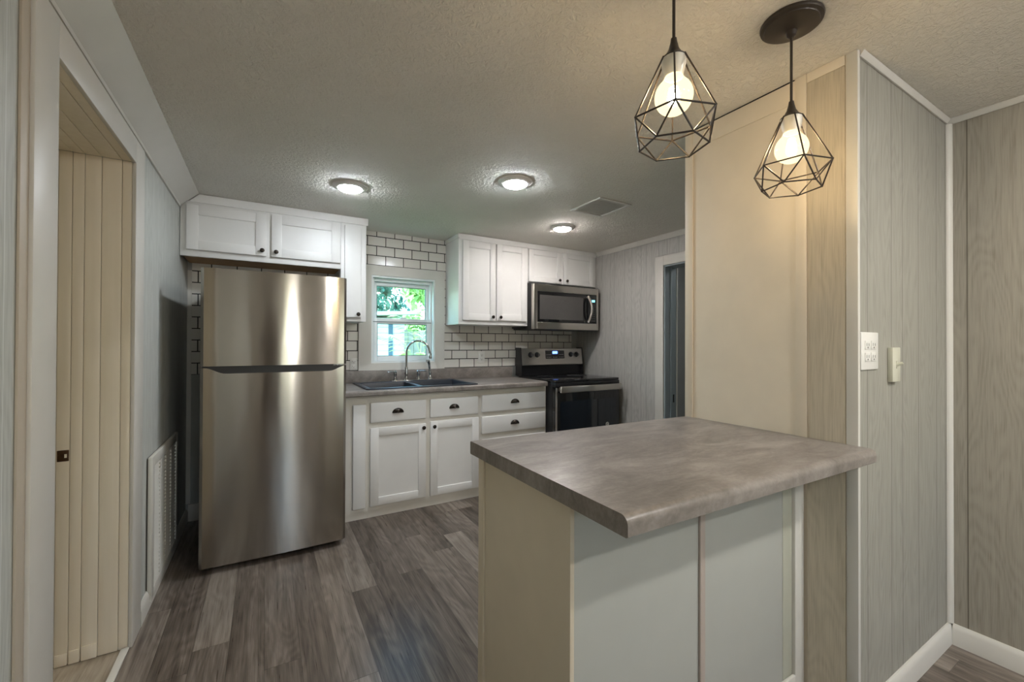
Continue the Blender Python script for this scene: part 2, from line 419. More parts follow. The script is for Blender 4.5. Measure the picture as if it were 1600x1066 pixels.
# partition block (closet) between kitchen and dining side
struct('wall_partition', MB().box(XP+.006, XW2+.5, YW, 1.242, 0, H), M['panel_face'])
struct('wall_partition_end', MB().box(XP, XP+.006, YW+.027, 1.242, 0, H), M['cream'])
struct('wall_dining', MB().box(XW2, XW2+.12, YR-.12, YW-.001, 0, H), M['panel_dining'])
RW = (.27, .66, .75, 2.0); RW_ADDED = (1.75, 2.25, 1.0, 1.9)
t = MB(); 
for a in ((-.72, RW[0], 0, H), (RW[1], RW_ADDED[0], 0, H), (RW_ADDED[1], XW2+.12, 0, H), (RW[0], RW[1], 0, RW[2]), (RW[0], RW[1], RW[3], H), (RW_ADDED[0], RW_ADDED[1], 0, RW_ADDED[2]), (RW_ADDED[0], RW_ADDED[1], RW_ADDED[3], H)):
    t.box(a[0], a[1], YR-.12, YR, a[2], a[3])
struct('wall_rear', t, M['panel_rear'])
# side room beyond the left doorway
struct('wall_side_room', MB().box(-2.7, -2.6, .2, 4.0, -.05, 2.25).box(-2.6, -.72, .1, .2, -.05, 2.25).box(-2.6, -.72, 4.0, 4.1, -.05, 2.25), M['sidewall'])
# hall beyond the right doorway
struct('wall_hall', MB().box(XR+1.1, XR+1.2, 1.0, 3.8, 0, H).box(XR+.12, XR+1.1, 3.0, 3.1, 0, H).box(XR+.12, XR+1.1, 1.0, 1.1, 0, H), M['wallpaint'])

# trims
struct('trim_cove_left', MB().prism([(XL, 2.108), (XL+.004, 2.104), (-.378, H-.001), (XL, H-.001)], 'Y', YR, 3.322), M['trim'])
struct('trim_cove_bead', MB().prism([(XL+.001, 2.108), (XL+.001, 2.096), (XL+.009, 2.096), (XL+.011, 2.108)], 'Y', YR, 3.322), M['trim'])
struct('trim_crown_right', MB().prism([(XR-.03, H-.001), (XR-.001, H-.001), (XR-.001, H-.04), (XR-.008, H-.04)], 'Y', 1.243, 3.34), M['trim'])
struct('trim_crown_partition', MB().prism([(YW-.001, H-.001), (YW-.016, H-.001), (YW-.015, H-.006), (YW-.006, H-.018), (YW-.001, H-.018)], 'X', XP+.013, XW2-.018), M['trim'])
struct('trim_crown_dining', MB().prism([(XW2-.001, H-.001), (XW2-.018, H-.001), (XW2-.017, H-.006), (XW2-.006, H-.022), (XW2-.001, H-.022)], 'Y', YR, YW-.002), M['trim'])
struct('trim_near_doorway', MB().box(XL+.0005, XL+.006, 1.352, 1.3915, 0, 2.09, .001), M['nearstrip'])
struct('trim_inner_corner', MB().prism([(XW2-.001, YW-.001), (XW2-.018, YW-.001), (XW2-.017, YW-.008), (XW2-.012, YW-.014), (XW2-.006, YW-.017), (XW2-.001, YW-.018)], 'Z', .085, H-.02), M['trim'])
struct('trim_partition_corner', MB().box(XP-.004, XP+.012, YW-.006, YW+.027, 0, H-.001, .002), M['trim'])
struct('trim_partition_wood', MB().box(XP-.003, XP-.0005, .637, .749, 0, H-.035), M['strip_wood'])
struct('trim_partition_batten', MB().box(XP-.006, XP-.0005, .750, .785, .918, H-.001, .001), M['cream'])
struct('trim_partition_far_batten', MB().box(XP-.006, XP-.0005, 1.206, 1.244, .918, H-.001, .001), M['cream'])
struct('trim_partition_header', MB().box(XP-.0045, XP-.0005, .785, 1.206, 2.112, H-.005, .001), M['cream'])
struct('trim_partition_gap_shade', MB().box(XP-.0050, XP-.0002, .790, 1.206, H-.0045, H-.0005), M['gap'])  # near-black strip stands in for the shade in the crack under the ceiling
struct('trim_partition_head', MB().box(XP-.006, XP-.0005, .637, .749, H-.034, H-.001, .001), M['cream'])
def base_prof(a, s): return [(a, 0), (a+s*.014, 0), (a+s*.014, .066), (a+s*.009, .078), (a+s*.004, .085), (a, .085)]
struct('baseboard_partition', MB().prism(base_prof(YW-.001, -1), 'X', XP+.01, XW2-.001), M['trim'])
struct('baseboard_dining', MB().prism(base_prof(XW2-.001, -1), 'Y', YR, YW-.016), M['trim'])
struct('baseboard_left', MB().prism(base_prof(XL+.001, 1), 'Y', 2.408, YB-.002), M['trim'])
struct('baseboard_back', MB().prism([(YB+.005, 0), (YB-.012, 0), (YB-.012, .1), (YB-.004, .115), (YB+.005, .115)], 'X', XL+.016, .44), M['trim'])
struct('baseboard_right', MB().prism(base_prof(XR-.001, -1), 'Y', 2.58, 2.95), M['trim'])
struct('trim_back_corner', MB().box(XL+.001, -.454, YB-.001, YB+.006, .12, 1.75), M['trim'])

# door_1 : thick doorway in the left wall
d1 = sroot('door_1', (-.6, (D0+D1)/2, 0))
t = MB(); t.box(XL, XL+.014, D1-.004, D1+.132, 0, DZ+.097, .003); t.box(XL, XL+.014, D0-.128, D0+.004, 0, DZ+.097, .003); t.box(XL, XL+.014, D0+.004, D1-.004, DZ-.004, DZ+.097, .003)
t.build('casing', M['trim'], d1)
def bead(cfg, x0, x1, fixed, z0, z1, vert=True):
    # boards with narrow rounded edges; fixed = y of the face
    t = MB()
    for a, b in zip(cfg[:-1], cfg[1:]): t.box(a+.0006, b-.0006, fixed, fixed+.006, z0, z1, .0018, 2)
    return t
cfgx = [-.72, -.694, -.655, -.62, -.571, -.510, XL]
bead(cfgx, 0, 0, D1, .0, DZ).build('jamb', M['jamb'], d1)
t = MB()
for a, b in zip(cfgx[:-1], cfgx[1:]): t.box(a+.0006, b-.0006, D0-.006, D0, .0, DZ, .0018)
t.build('jamb', M['jamb'], d1)
t = MB()
for a, b in zip(cfgx[:-1], cfgx[1:]): t.box(a+.0006, b-.0006, D0, D1, DZ, DZ+.006, .0018)
t.build('head_jamb', M['jamb'], d1)
t = MB()
for a, b, c in ((-.694, -.655, .045), (-.655, -.62, .05), (-.62, -.571, .055)): t.box(a+.002, b-.002, D1-.004, D1+.001, .0, c, .001)
t.build('patched_board_end', M['jamb'], d1)
t = MB(); t.box(-.690, -.657, D1-.003, D1+.001, .785, .828, .002); t.box(-.672, -.664, D1-.0036, D1+.001, .797, .815, .0005)
sp = t.build('strike_plate', M['strike'], d1); sp['label'] = 'aged dark bronze strike plate'
MB().box(-.669, -.662, D1-.0042, D1-.0034, .799, .813).build('latch_hole', M['jamb'], sp)
MB().box(-.76, -.722, D1+.002, D1+.10, 0, 2.06, .003).build('far_casing', M['sidewall'], d1)
MB().box(XL-.02, XL+.006, D0+.005, D1-.005, 0, .008, .003).build('threshold', M['trim'], d1)

# door_2 : doorway in the right kitchen wall with a blue grey door leaf
d2 = sroot('door_2', (XR+.05, (E0+E1)/2, 0))
t = MB(); t.box(XR-.016, XR, E1, E1+.088, 0, EZ+.085, .003); t.box(XR-.016, XR, E0-.088, E0, 0, EZ+.085, .003); t.box(XR-.016, XR, E0, E1, EZ, EZ+.085, .003)
t.build('casing', M['trim'], d2)
t = MB(); t.box(XR-.004, XR+.14, E1-.012, E1, 0, EZ); t.box(XR-.004, XR+.14, E0, E0+.012, 0, EZ); t.box(XR-.004, XR+.14, E0+.012, E1-.012, EZ-.012, EZ)
t.build('jamb', M['greydoor'], d2)
MB().box(XR+.142, XR+.152, E1-.02, E1+.07, 0, EZ+.06, .002).build('far_casing', M['trim'], d2)
MB().box(XR+.06, XR+.075, E1-.024, E1-.0125, 0, EZ-.012, .001).build('door_stop', M['greydoor'], d2)
MB().box(XR+.098, XR+.114, E1-.0145, E1-.0125, .735, .805, .0005).build('strike_plate', M['black'], d2)

# window_1 : double-hung window over the sink
w1 = sroot('window_1', ((WX0+WX1)/2, YB+.05, WZ0))
t = MB(); cz0, cz1, cx0, cx1 = 1.0155, 1.9065, .660, 1.414
def mitre(pts): return t.prism(pts, 'Y', YB-.02, YB+.007)
mitre([(cx0, cz1), (cx1, cz1), (WX1, WZ1), (WX0, WZ1)]); mitre([(cx1, cz1), (cx1, WZ0-.0), (WX1, WZ0), (WX1, WZ1)])
mitre([(cx0, cz1), (WX0, WZ1), (WX0, WZ0), (cx0, WZ0)]); mitre([(cx0, WZ0), (cx1, WZ0), (cx1, cz0), (cx0, cz0)])
t.build('casing', M['trim'], w1)
t = MB(); t.box(WX0, WX0+.014, YB-.012, YB+.12, WZ0, WZ1); t.box(WX1-.014, WX1, YB-.012, YB+.12, WZ0, WZ1); t.box(WX0+.014, WX1-.014, YB-.012, YB+.12, WZ1-.016, WZ1); t.box(WX0+.014, WX1-.014, YB-.012, YB+.12, WZ0, WZ0+.014)
t.build('window_frame', M['vinyl'], w1)
fx0, fx1 = WX0+.014, WX1-.014
t = MB(); t.box(fx0, fx0+.02, YB+.03, YB+.09, WZ0+.014, WZ1-.016, .003); t.box(fx1-.02, fx1, YB+.03, YB+.09, WZ0+.014, WZ1-.016, .003); t.box(fx0+.02, fx1-.02, YB+.03, YB+.09, WZ1-.044, WZ1-.016, .003)
t.build('side_track', M['vinyl'], w1)
def sash(name, y0, y1, z0, z1, top, bot, side):
    a0, a1 = fx0+.02, fx1-.02
    t = MB(); t.box(a0, a0+side, y0, y1, z0, z1, .003); t.box(a1-side, a1, y0, y1, z0, z1, .003); t.box(a0+side, a1-side, y0, y1, z0, z0+bot, .003); t.box(a0+side, a1-side, y0, y1, z1-top, z1, .003)
    s_ = t.build(name, M['vinyl'], w1)
    t = MB(); g = .005
    t.box(a0+side, a0+side+g, y0+.006, y1-.004, z0+bot, z1-top); t.box(a1-side-g, a1-side, y0+.006, y1-.004, z0+bot, z1-top); t.box(a0+side+g, a1-side-g, y0+.006, y1-.004, z0+bot, z0+bot+g); t.box(a0+side+g, a1-side-g, y0+.006, y1-.004, z1-top-g, z1-top)
    t.build('gasket', M['gasket'], s_)
    MB().box(a0+side+g, a1-side-g, (y0+y1)/2-.002, (y0+y1)/2+.002, z0+bot+g, z1-top-g).build('pane', M['pane'], s_)
    return s_
sash('upper_sash', YB+.062, YB+.088, 1.43, WZ1-.045, .032, .03, .026)
ls = sash('lower_sash', YB+.032, YB+.060, WZ0+.015, 1.462, .046, .042, .026)
MB().box(1.02, 1.075, YB+.024, YB+.034, 1.462, 1.474, .003).build('sash_lock', M['vinyl'], ls)
MB().box(WX0+.02, WX1-.02, YB+.028, YB+.031, 1.428, 1.434).build('dark_rail_line', M['gasket'], ls)
d3 = sroot('door_added_rear', (0, YR, 0))  # unseen rear door added to put a dark band in the refrigerator reflection
MB().box(-.20, .20, YR+.0005, YR+.03, .01, 2.0, .004).build('door_leaf', M['darkdoor'], d3)
MB().lathe([(.012, 0), (.012, .03), (.026, .045), (.024, .06), (.001, .066)], (.15, YR+.03, 1.0), 'Y', 20).build('door_knob', M['bronze'], d3)
# dining windows behind the camera; the wider one is added for daylight
for i, r in enumerate((RW, RW_ADDED)):
    wi = sroot('window_%d' % (i+2), ((r[0]+r[1])/2, YR, r[2]))
    t = MB(); t.box(r[0], r[0]+.035, YR-.1, YR+.012, r[2], r[3]); t.box(r[1]-.035, r[1], YR-.1, YR+.012, r[2], r[3]); t.box(r[0]+.035, r[1]-.035, YR-.1, YR+.012, r[2], r[2]+.035); t.box(r[0]+.035, r[1]-.035, YR-.1, YR+.012, r[3]-.035, r[3])
    t.build('window_frame', M['vinyl'], wi)
    MB().box(r[0]+.035, r[1]-.035, YR-.06, YR-.056, r[2]+.035, r[3]-.035).build('pane', M['pane_clear'], wi)

# ------------------------------------------------------------------ cabinet building blocks
def shaker(x0, x1, yf, z0, z1, parent, rail=.05, th=.019, mat='white', name='door'):
    """Recessed panel door; yf is its front face (facing -Y)."""
    t = MB(); b = .002
    t.box(x0, x0+rail, yf, yf+th, z0, z1, b); t.box(x1-rail, x1, yf, yf+th, z0, z1, b)
    t.box(x0+rail-.0005, x1-rail+.0005, yf+.0003, yf+th, z0, z0+rail, b); t.box(x0+rail-.0005, x1-rail+.0005, yf+.0003, yf+th, z1-rail, z1, b)
    d = t.build(name, M[mat], parent)
    MB().box(x0+rail-.004, x1-rail+.004, yf+.008, yf+th-.003, z0+rail-.004, z1-rail+.004).build('inset_panel', M[mat], d)
    return d
def slab(x0, x1, yf, z0, z1, parent, name='drawer_front', th=.019, mat='white'):
    return MB().box(x0, x1, yf, yf+th, z0, z1, .006, 3).build(name, M[mat], parent)
def knob(x, yf, z, parent):
    return MB().lathe([(.006, 0), (.005, -.008), (.0065, -.012), (.0135, -.017), (.0145, -.022), (.011, -.027), (.003, -.029)], (x, yf+.0005, z), 'Y', 20).build('knob', M['pulls'], parent)
def cup_pull(x, yf, z, parent):
    """Half-dome bin pull."""
    t = MB(); rings = []; w, h, d = .043, .036, .024
    n = 14; m = 8
    for j in range(m+1):
        e = PI/2*j/m
        rings.append([Vector((x + w*math.cos(PI*i/n)*math.cos(e), yf - d*math.sin(e)*(.35+.65*math.sin(PI*i/n)) - .001, z + h*math.sin(PI*i/n)*math.cos(e)*1.0)) for i in range(n+1)])
    t.ring_skin(rings, closed=False, cap=False)
    o = t.build('cup_pull', M['pulls'], parent)
    s_ = o.modifiers.new('thickness', 'SOLIDIFY'); s_.thickness = .002; s_.offset = -1
    return o

YF = 3.075           # face of base doors
def base_frame(x0, x1, parent, mat='offwhite'):
    t = MB(); t.box(x0, x1, YF+.0195, YF+.040, .055, .874); t.box(x0, x0+.016, YF+.040, 3.652, .055, .874); t.box(x1-.016, x1, YF+.040, 3.652, .055, .874); t.box(x0+.016, x1-.016, YF+.040, 3.652, .055, .075); t.box(x0+.016, x1-.016, 3.640, 3.652, .075, .874)
    t.build('carcass', M[mat], parent)
    MB().box(x0, x1, 3.108, 3.122, 0, .055).build('toe_kick', M['offwhite'], parent)
c = thing('base_cabinet', 'narrow white pull-out base cabinet between the refrigerator and the sink cabinet', 'cabinet', (.55, 3.3, 0))
base_frame(.4545, .622, c); slab(.522, .608, YF, .083, .812, c, 'door')
c = thing('base_cabinet', 'white sink base cabinet with two panelled doors under the black sink', 'cabinet', (1.06, 3.3, 0))
base_frame(.6225, 1.4995, c)
f = slab(.640, 1.046, YF, .678, .820, c, 'drawer_front'); cup_pull(.834, YF, .738, f)
f = slab(1.079, 1.482, YF, .678, .820, c, 'drawer_front'); cup_pull(1.274, YF, .738, f)
d = shaker(.640, 1.047, YF, .087, .640, c, .058); knob(1.024, YF, .612, d)
d = shaker(1.083, 1.488, YF, .084, .650, c, .058); knob(1.108, YF, .612, d)
c = thing('base_cabinet', 'white drawer base cabinet with cup pulls beside the stove', 'cabinet', (1.83, 3.3, 0))
base_frame(1.5, 2.157, c)
for z0, z1 in ((.684, .827), (.507, .648), (.30, .463), (.085, .265)):
    f = slab(1.517, 2.142, YF, z0, z1, c, 'drawer_front'); cup_pull(1.827, YF, (z0+z1)/2-.012, f)

# worktop along the back wall with a sink cut-out
wt = thing('worktop', 'long grey laminate worktop with the black sink set into it', 'worktop', (1.3, 3.33, .875))
def nose(y0, y1, z0, z1, r=.017, n=6, flat_back=True):
    """Rounded front-edge profile in (y, z); y0 is the front."""
    p = []
    for i in range(n+1):
        a = PI/2*i/n; p.append((y0 + r - r*math.sin(a) if False else y0 + r*(1-math.cos(PI/2 - a)), z1 - r + r*math.sin(PI/2-a) if False else z1 - r*(1-math.sin(PI/2 - a))))
    p.append((y0, z0+.004)); p.append((y0+.003, z0)); p.append((y1, z0)); p.append((y1, z1)); return p
SX0, SX1, SY0, SY1 = .625, 1.455, 3.075, 3.60
t = MB(); CX0, CX1 = .452, 2.139
t.prism(nose(3.037, SY0+.0, .875, .915), 'X', CX0, CX1)
t.box(CX0, CX1, SY1, 3.672, .875, .915); t.box(CX0, SX0, SY0, SY1, .875, .915); t.box(SX1, CX1, SY0, SY1, .875, .915)
t.build('slab', M['laminate'], wt)
t = MB(); t.box(CX0, CX1, 3.653, 3.6725, .915, 1.015, .004); t.build('backsplash', M['laminate'], wt)

# black double-bowl sink
sk = thing('kitchen_sink', 'black double bowl sink set into the grey worktop under the window', 'sink', (1.04, 3.33, .72))
t = MB(); ox0, ox1, oy0, oy1 = .606, 1.474, 3.062, 3.622
bw = [(.645, 1.005), (1.045, 1.435)]; by0, by1 = 3.102, 3.515
zt = .924
t.box(ox0, ox1, oy0, by0, .9152, zt, .004); t.box(ox0, ox1, by1, oy1, .9152, zt, .004)
t.box(ox0, bw[0][0], by0, by1, .9152, zt, .003); t.box(bw[1][1], ox1, by0, by1, .9152, zt, .003); t.box(bw[0][1], bw[1][0], by0, by1, .905, zt-.004, .004)
t.build('rim', M['sink'], sk)
for a0, a1 in bw:
    t = MB(); i = .008
    rings = []
    for (ins, z) in ((0, zt-.004), (.004, .90), (.014, .74), (.03, .725)):
        rings.append([Vector((a0+ins, by0+ins, z)), Vector((a1-ins, by0+ins, z)), Vector((a1-ins, by1-ins, z)), Vector((a0+ins, by1-ins, z))])
    t.ring_skin(rings, cap=False); t._app([rings[-1][k] for k in range(4)], [(0, 1, 2, 3)])
    o = t.build('bowl', M['sink'], sk, origin=((a0+a1)/2, (by0+by1)/2, .72))
    MB().lathe([(.04, 0), (.038, .003), (.02, .003), (.018, .001)], ((a0+a1)/2, (by0+by1)/2, .7255), 'Z', 24).build('drain', M['chrome'], o)

# bridge faucet
fy = 3.567; fz = zt
fa = thing('faucet', 'chrome gooseneck kitchen faucet with two lever handles behind the black sink', 'faucet', (1.09, fy, fz))
t = MB(); t.box(.905, 1.272, fy-.026, fy+.026, fz+.0002, fz+.009, .004); t.build('deck_plate', M['chrome'], fa)
pts = [(1.036, fy, fz+.06), (1.036, fy, 1.17)]
for i in range(1, 15):
    a = PI - PI*.96*i/14; pts.append((1.036+.092+.092*math.cos(a), fy-.06*(i/14), 1.17+.098*math.sin(a)))
pts.append((1.226, fy-.066, 1.145))
MB().tube(pts, .0095, 12).build('spout', M['chrome'], fa)
MB().lathe([(.022, 0), (.022, .006), (.015, .016), (.0125, .04), (.016, .055), (.012, .07), (.014, .1), (.0105, .115)], (1.036, fy, fz+.008), 'Z', 20).build('spout_base', M['chrome'], fa)
MB().lathe([(.0105, .035), (.012, .03), (.0135, .01), (.013, -.01), (.010, -.012)], (1.2265, fy-.066, 1.125), 'Z', 16).build('aerator', M['chrome'], fa)
for hx, sgn in ((.940, -1), (1.141, 1)):
    h_ = MB().lathe([(.021, 0), (.021, .006), (.013, .018), (.011, .035), (.016, .048), (.013, .06), (.015, .072), (.008, .082)], (hx, fy, fz+.008), 'Z', 20).build('handle', M['chrome'], fa)
    MB().tube([(hx, fy, fz+.078), (hx+sgn*.03, fy-.004, fz+.082), (hx+sgn*.066, fy-.008, fz+.080)], [.006, .0048, .006], 10).build('lever', M['chrome'], h_)
s_ = MB().lathe([(.022, 0), (.022, .006), (.014, .02), (.0125, .05), (.015, .056)], (1.246, fy, fz+.008), 'Z', 20).build('side_sprayer', M['chrome'], fa)
MB().tube([(1.246, fy, fz+.062), (1.243, fy, fz+.10), (1.236, fy-.004, fz+.145), (1.226, fy-.01, fz+.168), (1.212, fy-.016, fz+.166)], [.012, .010, .012, .016, .013], 14).build('spray_head', M['chrome'], s_)

# ------------------------------------------------------------------ wall cabinets
YU = 3.35
def crown(x0, x1, yf, parent, z0=2.143, left_slope=None, lret=False):
    t = MB()
    prof = [(yf, z0), (yf-.004, z0), (yf-.006, z0+.012), (yf-.014, H-.010), (yf-.014, H-.002), (yf+.02, H-.002), (yf+.02, z0)]
    if left_slope:
        rings = [[Vector((left_slope(z), y, z)) for y, z in prof], [Vector((x1, y, z)) for y, z in prof]]
        t.ring_skin(rings)
    else: t.prism(prof, 'X', x0, x1)
    if lret: t.box(x0-.012, x0+.006, yf-.014, YB-.001, z0+.006, H-.002, .003)
    t.build('crown_molding', M['white'], parent)
# over the refrigerator
c = thing('wall_cabinet', 'white two door wall cabinet above the stainless refrigerator', 'cabinet', (0, 3.5, 1.8))
t = MB(); t.box(XL+.012, .4745, 3.372, 3.672, 1.812, 2.14); t.box(XL+.003, .4745, 3.350, 3.3718, 1.798, 2.15, .002)
t.build('carcass', M['white'], c)
MB().box(XL+.012, .4740, 3.3725, 3.672, 1.803, 1.8118).build('underside_panel', M['rawwood'], c)['label'] = 'raw brown wood underside'
d = shaker(-.443, -.006, 3.33, 1.838, 2.124, c, .062); knob(-.029, 3.33, 1.872, d)
d = shaker(.026, .470, 3.33, 1.838, 2.130, c, .062); knob(.054, 3.33, 1.870, d)
crown(-.44, .4745, 3.345, c, 2.145, lambda z: -.378 - (H-.002-z)*1.13 + .002)
# tall narrow one
c = thing('wall_cabinet', 'tall narrow single door white wall cabinet left of the kitchen window', 'cabinet', (.566, 3.5, 1.41))
t = MB(); t.box(.475, .657, 3.349, 3.672, 1.409, 2.15, .002); t.build('carcass', M['white'], c)
d = MB().box(.499, .619, 3.33, 3.3485, 1.437, 2.13, .005, 3).build('door', M['white'], c); knob(.596, 3.33, 1.463, d)
crown(.475, .667, 3.345, c, 2.145)
MB().box(.644, .668, 3.345, 3.672, 2.150, H-.002, .003).build('crown_return', M['white'], c)
# right of the window
c = thing('wall_cabinet', 'white two door wall cabinet right of the window, hanging left of the microwave', 'cabinet', (1.78, 3.5, 1.41))
t = MB(); t.box(1.430, 2.1345, YU+.0195, 3.672, 1.414, 2.16, .002); t.build('carcass', M['white'], c)
d = shaker(1.464, 1.786, YU, 1.450, 2.143, c, .058); knob(1.752, YU, 1.484, d)
d = shaker(1.796, 2.118, YU, 1.455, 2.146, c, .058); knob(1.830, YU, 1.484, d)
crown(1.430, 2.1345, YU+.014, c, 2.152, lret=True)
c = thing('wall_cabinet', 'short white two door wall cabinet directly above the microwave', 'cabinet', (2.55, 3.5, 1.8))
t = MB(); t.box(2.135, XR-.003, YU+.0195, 3.672, 1.826, 2.16, .002); t.build('carcass', M['white'], c)
d = shaker(2.140, 2.522, YU, 1.838, 2.146, c, .052); knob(2.492, YU, 1.871, d)
d = shaker(2.552, 2.938, YU, 1.838, 2.150, c, .052); knob(2.582, YU, 1.871, d)
crown(2.135, XR-.003, YU+.014, c, 2.152)

# ------------------------------------------------------------------ refrigerator
FX0, FX1, FYF = -.306, .430, 2.762
fr = thing('refrigerator', 'tall stainless steel refrigerator with top freezer standing against the back wall', 'refrigerator', (.06, 3.1, 0))
MB().box(FX0+.004, FX1-.004, FYF+.065, 3.53, .035, 1.632, .004).build('cabinet_body', M['black'], fr)
for x in (FX0+.05, FX1-.05):
    for y in (FYF+.1, 3.45): MB().lathe([(.02, 0), (.02, .01), (.012, .012), (.012, .036)], (x, y, 0), 'Z', 14).build('foot', M['black'], fr)
def fr_door(name, z0, z1, scoop):
    """Gently bowed door; scoop=+1 pocket along the top edge."""
    nx = 48; cx = (FX0+FX1)/2; hw = (FX1-FX0)/2
    def yb(u):                       # u in -1..1 across: bow + rounded edges
        y = FYF + .010*u*u
        e = max(0, (abs(u)-.955)/.045); return y + .016*(1-math.sqrt(max(0, 1-e*e)))
    def top(u):
        if scoop <= 0: return z1
        k = abs(u-.02)
        s_ = min(1, max(0, (.97-k)/.26)); s_ = s_*s_*(3-2*s_)
        return z1 - .032*s_
    nz = 24; rings = []
    us = [-1+2*i/nx for i in range(nx+1)]
    us = [math.copysign(1-(1-abs(u))**1.0, u) for u in us]
    t = MB(); grid = []
    for j in range(nz+1):
        row = []
        for u in us:
            zt_ = top(u); z = z0 + (zt_-z0)*j/nz
            row.append(t.bm.verts.new((cx+hw*u, yb(u), z)))
        grid.append(row)
    for j in range(nz):
        for i in range(nx): t.bm.faces.new((grid[j][i], grid[j][i+1], grid[j+1][i+1], grid[j+1][i]))
    yk = FYF+.060
    def strip(front):
        back = [t.bm.verts.new((v.co.x, yk, v.co.z)) for v in front]
        for i in range(len(front)-1): t.bm.faces.new((front[i], front[i+1], back[i+1], back[i]))
        return back
    strip(grid[-1]); strip(grid[0]); strip([r[0] for r in grid]); strip([r[-1] for r in grid])
    return t.build(name, M['steel'], fr, 30, origin=(cx, FYF+.03, z0))
fz_ = fr_door('freezer_door', 1.117, 1.648, 0)
fd = fr_door('fridge_door', .035, 1.108, 1)
t = MB(); t.box(FX0+.012, FX1-.012, FYF+.022, FYF+.064, 1.062, 1.116); t.build('handle_recess', M['black'], fr)
MB().box(FX1-.075, FX1-.004, FYF+.014, FYF+.05, 1.1085, 1.1155, .002).build('hinge', M['chrome'], fr)
MB().box(FX0+.02, FX1-.02, FYF+.075, FYF+.09, .012, .036).build('kick_grille', M['black'], fr)
MB().box(FX1-.09, FX1-.01, FYF+.03, FYF+.12, 1.6325, 1.648, .003).build('top_hinge_cover', M['black'], fr)
# small round badge and lettering on the freezer door
t = MB(); by_ = FYF+.0038
t.tube([(.330+.0085*math.cos(a*PI/10), by_-.0005, 1.603+.0085*math.sin(a*PI/10)) for a in range(20)], .0011, 6, loop=True)
t.box(.3295, .3305, by_-.001, by_+.0015, 1.599, 1.607); t.box(.3295, .334, by_-.001, by_+.0015, 1.5985, 1.5995)
t.merge(text_mesh('LG', .020), Matrix.Translation((.362, by_-.0002, 1.6025)) @ Matrix.Rotation(PI/2, 4, 'X'))
t.build('badge', M['pulls'], fz_)

# ------------------------------------------------------------------ microwave
MX0, MX1, MYF, MZ0, MZ1 = 2.137, 2.925, 3.26, 1.384, 1.806
mw = thing('microwave', 'stainless over-the-range microwave hanging under the short wall cabinet', 'microwave', (2.53, 3.46, MZ0))
MB().box(MX0, MX1, MYF+.045, 3.665, MZ0+.012, MZ1+.018, .003).build('body', M['black'], mw)
MB().box(MX0+.004, MX1-.004, MYF+.01, 3.64, MZ0-.004, MZ0+.012, .003).build('bottom_vent', M['black'], mw)
t = MB(); gx0, gx1, gz0, gz1 = 2.178, 2.900, 1.450, 1.740
t.box(MX0, gx0, MYF, MYF+.045, MZ0, MZ1, .004); t.box(gx1, MX1, MYF, MYF+.045, MZ0, MZ1, .004); t.box(gx0-.003, gx1+.003, MYF+.0002, MYF+.045, gz1, MZ1, .004); t.box(gx0-.003, gx1+.003, MYF+.0002, MYF+.045, MZ0, gz0, .004)
t.build('front_frame', M['steel2'], mw)
dr = MB().box(gx0+.001, 2.765, MYF+.004, MYF+.04, gz0+.001, gz1-.001, .003).build('door', M['blackglass'], mw)
MB().box(2.205, 2.725, MYF+.0030, MYF+.0045, 1.478, 1.706).build('door_window', M['meshglass'], dr)
pts = [(2.792 + .020*math.sin(PI*i/12) - .012, MYF-.008-.034*math.sin(PI*i/12), 1.462 + .262*i/12) for i in range(13)]
t = MB(); t.tube(pts, .0125, 12); t.box(2.770, 2.795, MYF-.012, MYF+.006, 1.466, 1.482, .003); t.box(2.770, 2.795, MYF-.012, MYF+.006, 1.704, 1.720, .003)
t.build('handle', M['steel2'], dr)
cp = MB().box(2.768, gx1-.001, MYF+.004, MYF+.04, gz0+.001, gz1-.001, .002).build('control_panel', M['blackglass'], mw)
MB().box(2.838, 2.878, MYF+.0028, MYF+.0044, 1.668, 1.690).build('display', M['cyan_led'], cp)
t = MB()
for r in range(8):
    for q in range(3): t.box(2.832+q*.019, 2.843+q*.019, MYF+.0030, MYF+.0044, 1.474+r*.022, 1.484+r*.022)
t.build('key_pad', plain('grey key print', lin(92, 92, 92), .5), cp)

# ------------------------------------------------------------------ stove
RX0, RX1 = 2.1615, 2.914
st = thing('stove', 'stainless and black glass electric stove under the microwave', 'stove', (2.54, 3.3, 0))
MB().box(RX0, RX1, 3.0, 3.62, .03, .905, .003).build('body', M['black'], st)
for x in (RX0+.05, RX1-.05):
    for y in (3.06, 3.56): MB().cyl((x, y, 0), (x, y, .03), .018, 14).build('foot', M['black'], st)
ct = MB().box(RX0-.004, RX1+.002, 2.962, 3.56, .905, .928, .006, 3).build('cooktop', M['blackglass'], st)
bp_ = plain('grey burner print', lin(80, 80, 82), .4)
for x, y, r in ((2.34, 3.11, .10), (2.34, 3.37, .075), (2.735, 3.11, .075), (2.735, 3.37, .10)):
    MB().tube([(x+r*math.cos(2*PI*k/40), y+r*math.sin(2*PI*k/40), .9279) for k in range(40)], .0009, 6, loop=True).build('burner_marking', bp_, ct)
MB().box(RX0, RX1, 2.955, 2.999, .868, .904, .004).build('vent_trim', M['black'], st)
od = MB().box(RX0+.002, RX1-.002, 2.952, 2.999, .215, .862, .004).build('oven_door', M['blackglass'], st)
t = MB(); t.box(RX0+.002, RX0+.018, 2.948, 2.956, .215, .862, .002)
t.build('door_trim', M['steel2'], od)
MB().box(RX0+.05, RX1-.05, 2.9505, 2.9515, .30, .74).build('door_window', plain('oven window with blue reflection', lin(26, 34, 44), .05, 0, .03, Specular_IOR_Level=.9), od)  # blue reflection on the glass is put into this base colour
t = MB(); t.box(RX0+.020, RX1-.012, 2.898, 2.922, .822, .876, .008, 3); 
